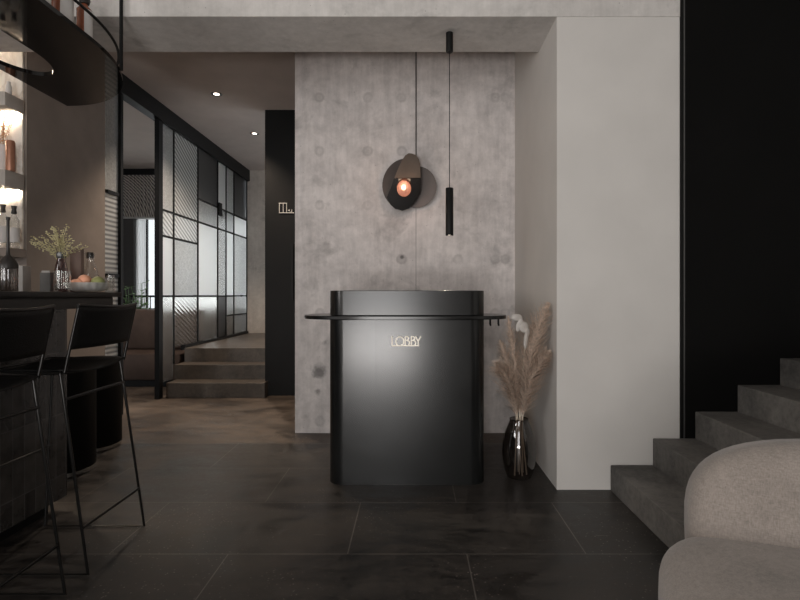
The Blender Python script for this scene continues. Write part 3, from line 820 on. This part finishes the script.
# dried sprig
def sprig(name, label, x, y, z, h, spread, n, mat, leafs, seed):
    rnd = random.Random(seed)
    t = thing(name, label, 'dried plant', (x, y, z)); s = MB(); f = MB()
    for k in range(n):
        a = rnd.uniform(0, 6.28); l = rnd.uniform(.5, 1) * h; sp = rnd.uniform(.05, 1) * spread * (1.2 - .5 * l / h)
        p = curve_pts([(x, y, z), (x + sp * .3 * math.cos(a), y + sp * .3 * math.sin(a), z + l * .6), (x + sp * math.cos(a), y + sp * math.sin(a), z + l)], 5)
        s.tube(p, .0011, 5)
        for q in p[5:]:
            for _ in range(leafs):
                c = q + Vector((rnd.uniform(-1, 1), rnd.uniform(-1, 1), rnd.uniform(-1, 1))) * .010
                f.ellipsoid(c, rnd.uniform(.002, .0055), rnd.uniform(.002, .005), rnd.uniform(.0018, .0035), 1, 1, 6, 4)
    s.build('stem', mat, t); f.build('flowers', mat, t); return t
sprig('dried_sprig', 'yellowish dried flower sprig standing in the red bottle', xb, Y, ZC + .12, .205, .17, 22, M['sprig'], 4, 11)
Y = 2.45
bottle('ribbed_tumbler', 'ribbed clear glass tumbler in front of the red bottle', 'glass', xat(62.5, Y), Y, ZC,
       [(0, .002), (.032, .002), (.034, .01), (.034, .098), (.031, .098), (.030, .014), (0, .014)], M['clear'], n=72, flute=.022, fl=12, sm=80)
Y = 2.71
tag(MB().box(xat(71.5, Y), xat(82.5, Y), Y - .014, Y + .014, ZC, ZC + .225, .003).build('menu_box', M['brownbox'], None, 40), 'upright brown card box behind the fruit bowl', 'box')
Y = 2.782
bottle('carafe', 'clear glass carafe with a narrow neck and dark stopper behind the fruit bowl', 'carafe', xat(90, Y), Y, ZC,
       [(0, .001), (.036, .001), (.040, .008), (.040, .07), (.036, .11), (.024, .15), (.019, .175), (.022, .20), (.026, .21)], M['clear'],
       [('stopper', [(0, .18), (.017, .18), (.020, .195), (.017, .212), (0, .214)], M['darkcap'])])
Y = 2.79
bottle('tumbler', 'clear straight tumbler at the very end of the counter', 'glass', xat(110.5, Y), Y, ZC,
       [(0, .002), (.0185, .002), (.0195, .008), (.0195, .09), (.0175, .09), (.0170, .012), (0, .012)], M['clear'])
# fruit bowl
Y = 2.6; xf = xat(88, Y)
bottle('fruit_bowl', 'shallow pressed glass bowl of fruit on the counter', 'bowl', xf, Y, ZC,
       [(0, .001), (.05, .001), (.085, .012), (.098, .034), (.099, .046), (.094, .046), (.088, .03), (.07, .016), (0, .012)], M['bowlglass'], n=72, flute=.03, fl=18, sm=80)
for px, dy, dz, r, mt, nm, lab in (
        (76, .0, .040, .027, 'peach', 'peach', 'leftmost pale peach in the fruit bowl'),
        (84.5, -.035, .058, .029, 'peach', 'peach', 'topmost pink peach in the fruit bowl'),
        (91, .015, .043, .027, 'peach', 'peach', 'half hidden peach in the bowl between the pink peach and green fruit'),
        (98, -.02, .048, .031, 'pear', 'green_fruit', 'round green fruit at the right of the fruit bowl'),
        (88, .06, .040, .027, 'peach', 'peach', 'peach at the back of the fruit bowl by the carafe'),
        (79, .055, .045, .026, 'peach', 'peach', 'peach at the back of the fruit bowl by the brown box'),
        (79, -.055, .042, .025, 'peach', 'peach', 'small peach at the front of the fruit bowl')):
    yy = Y + dy; c = Vector((xat(px, yy), yy, ZC + dz))
    t = thing(nm, lab, 'fruit', c)
    m = MB().ellipsoid(c, r, r, r * .93, 1, 1, 24, 14).build('flesh', M[mt], t, 70)
    MB().tube([c + Vector((0, 0, r * .88)), c + Vector((.003, 0, r * 1.08))], .0018, 6).build('stalk', M['darkcap'], t)

# ------------------------------------------------------------------ back bar
yb = 3.64
bb = thing('back_bar', 'lit back bar of pale marble with grey block shelves', 'shelving', (-3.1, yb, 1.4))
bx('marble_panel', M['marble'], -3.75, XP - .015, yb - .02, yb - .001, 1.42, 3.4, bb, .004)
for z0, z1 in ((2.36, 2.452), (1.825, 1.935)):
    s = bx('shelf', M['shelfgrey'], -3.75, XP - .003, yb - .19, yb - .02, z0, z1, bb, .003)
    bx('light_strip', M['led'], -3.7, XP - .03, yb - .045, yb - .03, z0 - .008, z0, s)
bx('shelf', M['brownplaster'], -3.75, XP - .003, yb - .15, yb - .001, 1.36, 1.418, bb)
bx('light_strip', M['led'], -3.7, XP - .03, yb - .045, yb - .03, 2.96, 2.97, bb)
for px, lab, hh in ((3, 'clear bottle with a dark cap on the lowest lit shelf, farther from the wall corner', .20), (14, 'clear bottle with a dark cap on the lowest lit shelf, nearer the wall corner', .19)):
    yy = 3.56; x = xat(px, yy)
    bottle('spirit_bottle', lab, 'bottle', x, yy, 1.419, [(0, .001), (.03, .001), (.032, .008), (.032, hh), (.012, hh + .04), (.012, hh + .06)], M['clear'],
           [('label', [(.0325, .04), (.0325, hh - .05)], M['paperwhite']), ('cap', [(.0125, hh + .045), (.017, hh + .05), (.013, hh + .075), (.018, hh + .10), (0, hh + .10)], M['darkcap'])], group='bottles on the lowest lit shelf')
yy = 3.56
bottle('shelf_vase', 'white vase on the middle lit shelf', 'vase', xat(3, yy), yy, 1.936, [(0, 0), (.03, 0), (.034, .01), (.034, .17), (.028, .19), (.022, .19), (.022, .05), (0, .05)], M['paperwhite'])
sprig('dried_sprig', 'orange dried sprig in the white vase on the lit shelf', xat(3, yy), yy, 2.0, .38, .045, 9, M['orangesprig'], 4, 9)
bottle('copper_shaker', 'brown cylinder with rounded top on the middle lit shelf', 'bottle', xat(10.5, yy - .05), yy - .05, 1.936, [(0, 0), (.026, 0), (.027, .004), (.027, .19), (.022, .205), (0, .21)], M['copper'])
bottle('small_jar', 'small white jar on the uppermost lit shelf', 'jar', xat(8.5, 3.52), 3.52, 2.453, [(0, 0), (.018, 0), (.019, .004), (.019, .06), (.012, .075), (.012, .09), (0, .09)], M['paperwhite'])

# ------------------------------------------------------------------ hanging shelf over the bar
ZP = 2.343
hx0, hx1, ye, yt = -2.275, -1.577, 2.555, 3.42
hg = thing('hanging_shelf', 'black shelf with rounded end and slot hung on rods above the bar', 'shelf', ((hx0 + hx1) / 2, 2.0, ZP))
outer = [(hx0, .5), (hx1, .5), (hx1, ye)]
for k in range(1, 33):
    a = math.pi / 2 * k / 32
    outer.append((hx0 + (hx1 - hx0) * math.cos(a), ye + (yt - ye) * math.sin(a)))
sl0, sl1, sy0, sy1 = -2.245, -1.935, 1.2, 2.95
inner = [(sl0, sy0), (sl1, sy0)]
cxs, rs_ = (sl0 + sl1) / 2, (sl1 - sl0) / 2
for k in range(33):
    a = math.pi * k / 32; inner.append((cxs + rs_ * math.cos(a), sy1 - .30 + .30 * math.sin(a)))
m = MB(); bm = m.bm
ov = [bm.verts.new((x, y, ZP)) for x, y in outer]; iv = [bm.verts.new((x, y, ZP)) for x, y in inner]
es = [bm.edges.new((a[k], a[(k + 1) % len(a)])) for a in (ov, iv) for k in range(len(a))]
res = bmesh.ops.triangle_fill(bm, use_beauty=True, use_dissolve=False, edges=es)
fs = [f for f in bm.faces]
ex = bmesh.ops.extrude_face_region(bm, geom=fs)
for v in ex['geom']:
    if isinstance(v, bmesh.types.BMVert): v.co.z += .022
pm = plain('black_lacquer', (.004, .0038, .0037), .05, 0, .1, 5, 0, .22)
m.build('board', pm, hg, 30)
ins = .02
rp_ = [Vector((hx1 - ins, .6, ZP + .15)), Vector((hx1 - ins, ye, ZP + .15))]
for k in range(1, 33):
    a = math.pi / 2 * k / 32
    rp_.append(Vector((hx0 + (hx1 - ins - hx0) * math.cos(a), ye + (yt - ins - ye) * math.sin(a), ZP + .15)))
MB().tube(rp_, .0075, 8).build('guard_rail', M['blackmetal'], hg, 50)
for x, y in ((xat(121.2, 2.9), 2.9), (hx1 - ins, 1.3)):
    MB().tube([(x, y, ZP + .01), (x, y, ZL)], .010, 10).build('hanger_rod', M['blackmetal'], hg, 50)
ZQ = ZP + .0225
def shelf_bottle(px, Y, r, h, label):
    x = xat(px, Y)
    t = bottle('amber_bottle', label, 'bottle', x, Y, ZQ, [(0, 0), (r * .96, 0), (r, .004), (r, h), (r * .5, h + .02), (r * .42, h + .03)], M['amber'],
           [('cap', [(r * .36, h + .03), (r * .6, h + .032), (r * .75, h + .05), (r * .62, h + .075), (0, h + .08)], M['darkcap'])], 'amber bottles on the hanging shelf')
    # pale label wrapped round the camera-right half
    lb = MB(); rr = r * 1.02; A = []
    for k in range(17):
        a = math.radians(-60 + 120 * k / 16); A.append((x + rr * math.cos(a), Y + rr * math.sin(a)))
    lo = [lb.bm.verts.new((p[0], p[1], ZQ + .006)) for p in A]; hi = [lb.bm.verts.new((p[0], p[1], ZQ + h - .004)) for p in A]
    for k in range(16): lb.bm.faces.new((lo[k], lo[k + 1], hi[k + 1], hi[k]))
    lb.build('label', M['paperwhite'], t, 60)
shelf_bottle(84.5, 2.615, .035, .165, 'amber bottle with white label nearest the rounded end of the hanging shelf')
shelf_bottle(61, 2.46, .050, .26, 'larger amber bottle with white label, second from the hanging shelf end')
shelf_bottle(43, 2.31, .030, .22, 'narrow amber bottle, third from the hanging shelf end')

# ------------------------------------------------------------------ light
def area(name, loc, rot, sx, sy, power, col, spread=180):
    l = bpy.data.lights.new(name, 'AREA'); l.shape = 'RECTANGLE'; l.size = sx; l.size_y = sy; l.energy = power; l.color = col
    l.spread = math.radians(spread)
    o = bpy.data.objects.new(name, l); C.objects.link(o); o.location = loc; o.rotation_euler = rot; return o
def spot(name, loc, power, angle, col, blend=.6, r=.03, rot=(0, 0, 0)):
    l = bpy.data.lights.new(name, 'SPOT'); l.energy = power; l.spot_size = math.radians(angle); l.spot_blend = blend; l.color = col; l.shadow_soft_size = r
    o = bpy.data.objects.new(name, l); C.objects.link(o); o.location = loc; o.rotation_euler = rot; return o
area('daylight_front', (-.75, -2.64, 1.55), (math.radians(90), 0, 0), 1.6, 2.9, 76, (1., .965, .935))
area('soffit_fill', (-.75, -2.55, .25), (math.radians(128), 0, 0), 1.6, .5, 84, (1., .955, .92))  # added uplight standing in for ground bounce, brightens the soffit
area('side_fill', (-3.86, -1.2, 1.5), (math.radians(90), 0, math.radians(-90)), 1.8, 2.6, 150, (1., .955, .92))  # added fill from the left, brightens the pier's side face and stair risers
area('daylight_lounge', (-3.5, 8.9, 1.6), (math.radians(-90), 0, 0), 2.4, 2.0, 34, (.97, .99, 1.))
for x, Y in ((-1.98, 5.24), (-1.98, 6.50)):
    spot('hall_spot', (x, Y, ZH - .02), 185, 105, (1., .80, .62))
spot('lounge_fill', (-3.5, 5.4, ZH - .02), 150, 120, (1., .84, .70))  # added fill without a fitting, lifts the lounge and banquette
spot('pendant_spot', (xp, yp, zb - .002), 14, 70, (1., .86, .70), .5, .018)
pt = bpy.data.lights.new('bulb_light', 'POINT'); pt.energy = 1.2; pt.color = (1, .68, .45); pt.shadow_soft_size = .05
po = bpy.data.objects.new('bulb_light', pt); C.objects.link(po); po.location = bc + Vector((.0, -.075, .02))

w = bpy.data.worlds.new('sky'); bpy.context.scene.world = w; w.use_nodes = True
bg = w.node_tree.nodes['Background']; bg.inputs[0].default_value = (.88, .94, 1, 1); bg.inputs[1].default_value = 1.9

# ------------------------------------------------------------------ camera
cam = bpy.data.cameras.new('camera'); co = bpy.data.objects.new('camera', cam); C.objects.link(co)
co.location = (0, 0, H); co.rotation_euler = (math.radians(90), 0, 0)
cam.sensor_fit = 'HORIZONTAL'; cam.sensor_width = 36; cam.lens = F / 800 * 36
cam.shift_x = -13 / 800; cam.shift_y = -5 / 800; cam.clip_start = .05
sc = bpy.context.scene
sc.camera = co
sc.view_settings.view_transform = 'Standard'; sc.view_settings.look = 'None'
sc.view_settings.exposure = -0.32; sc.view_settings.gamma = 1; sc.view_settings.use_curve_mapping = False
sc.cycles.use_denoising = True; sc.cycles.sample_clamp_indirect = 4
sc.cycles.max_bounces = 10; sc.cycles.transmission_bounces = 8; sc.cycles.transparent_max_bounces = 16
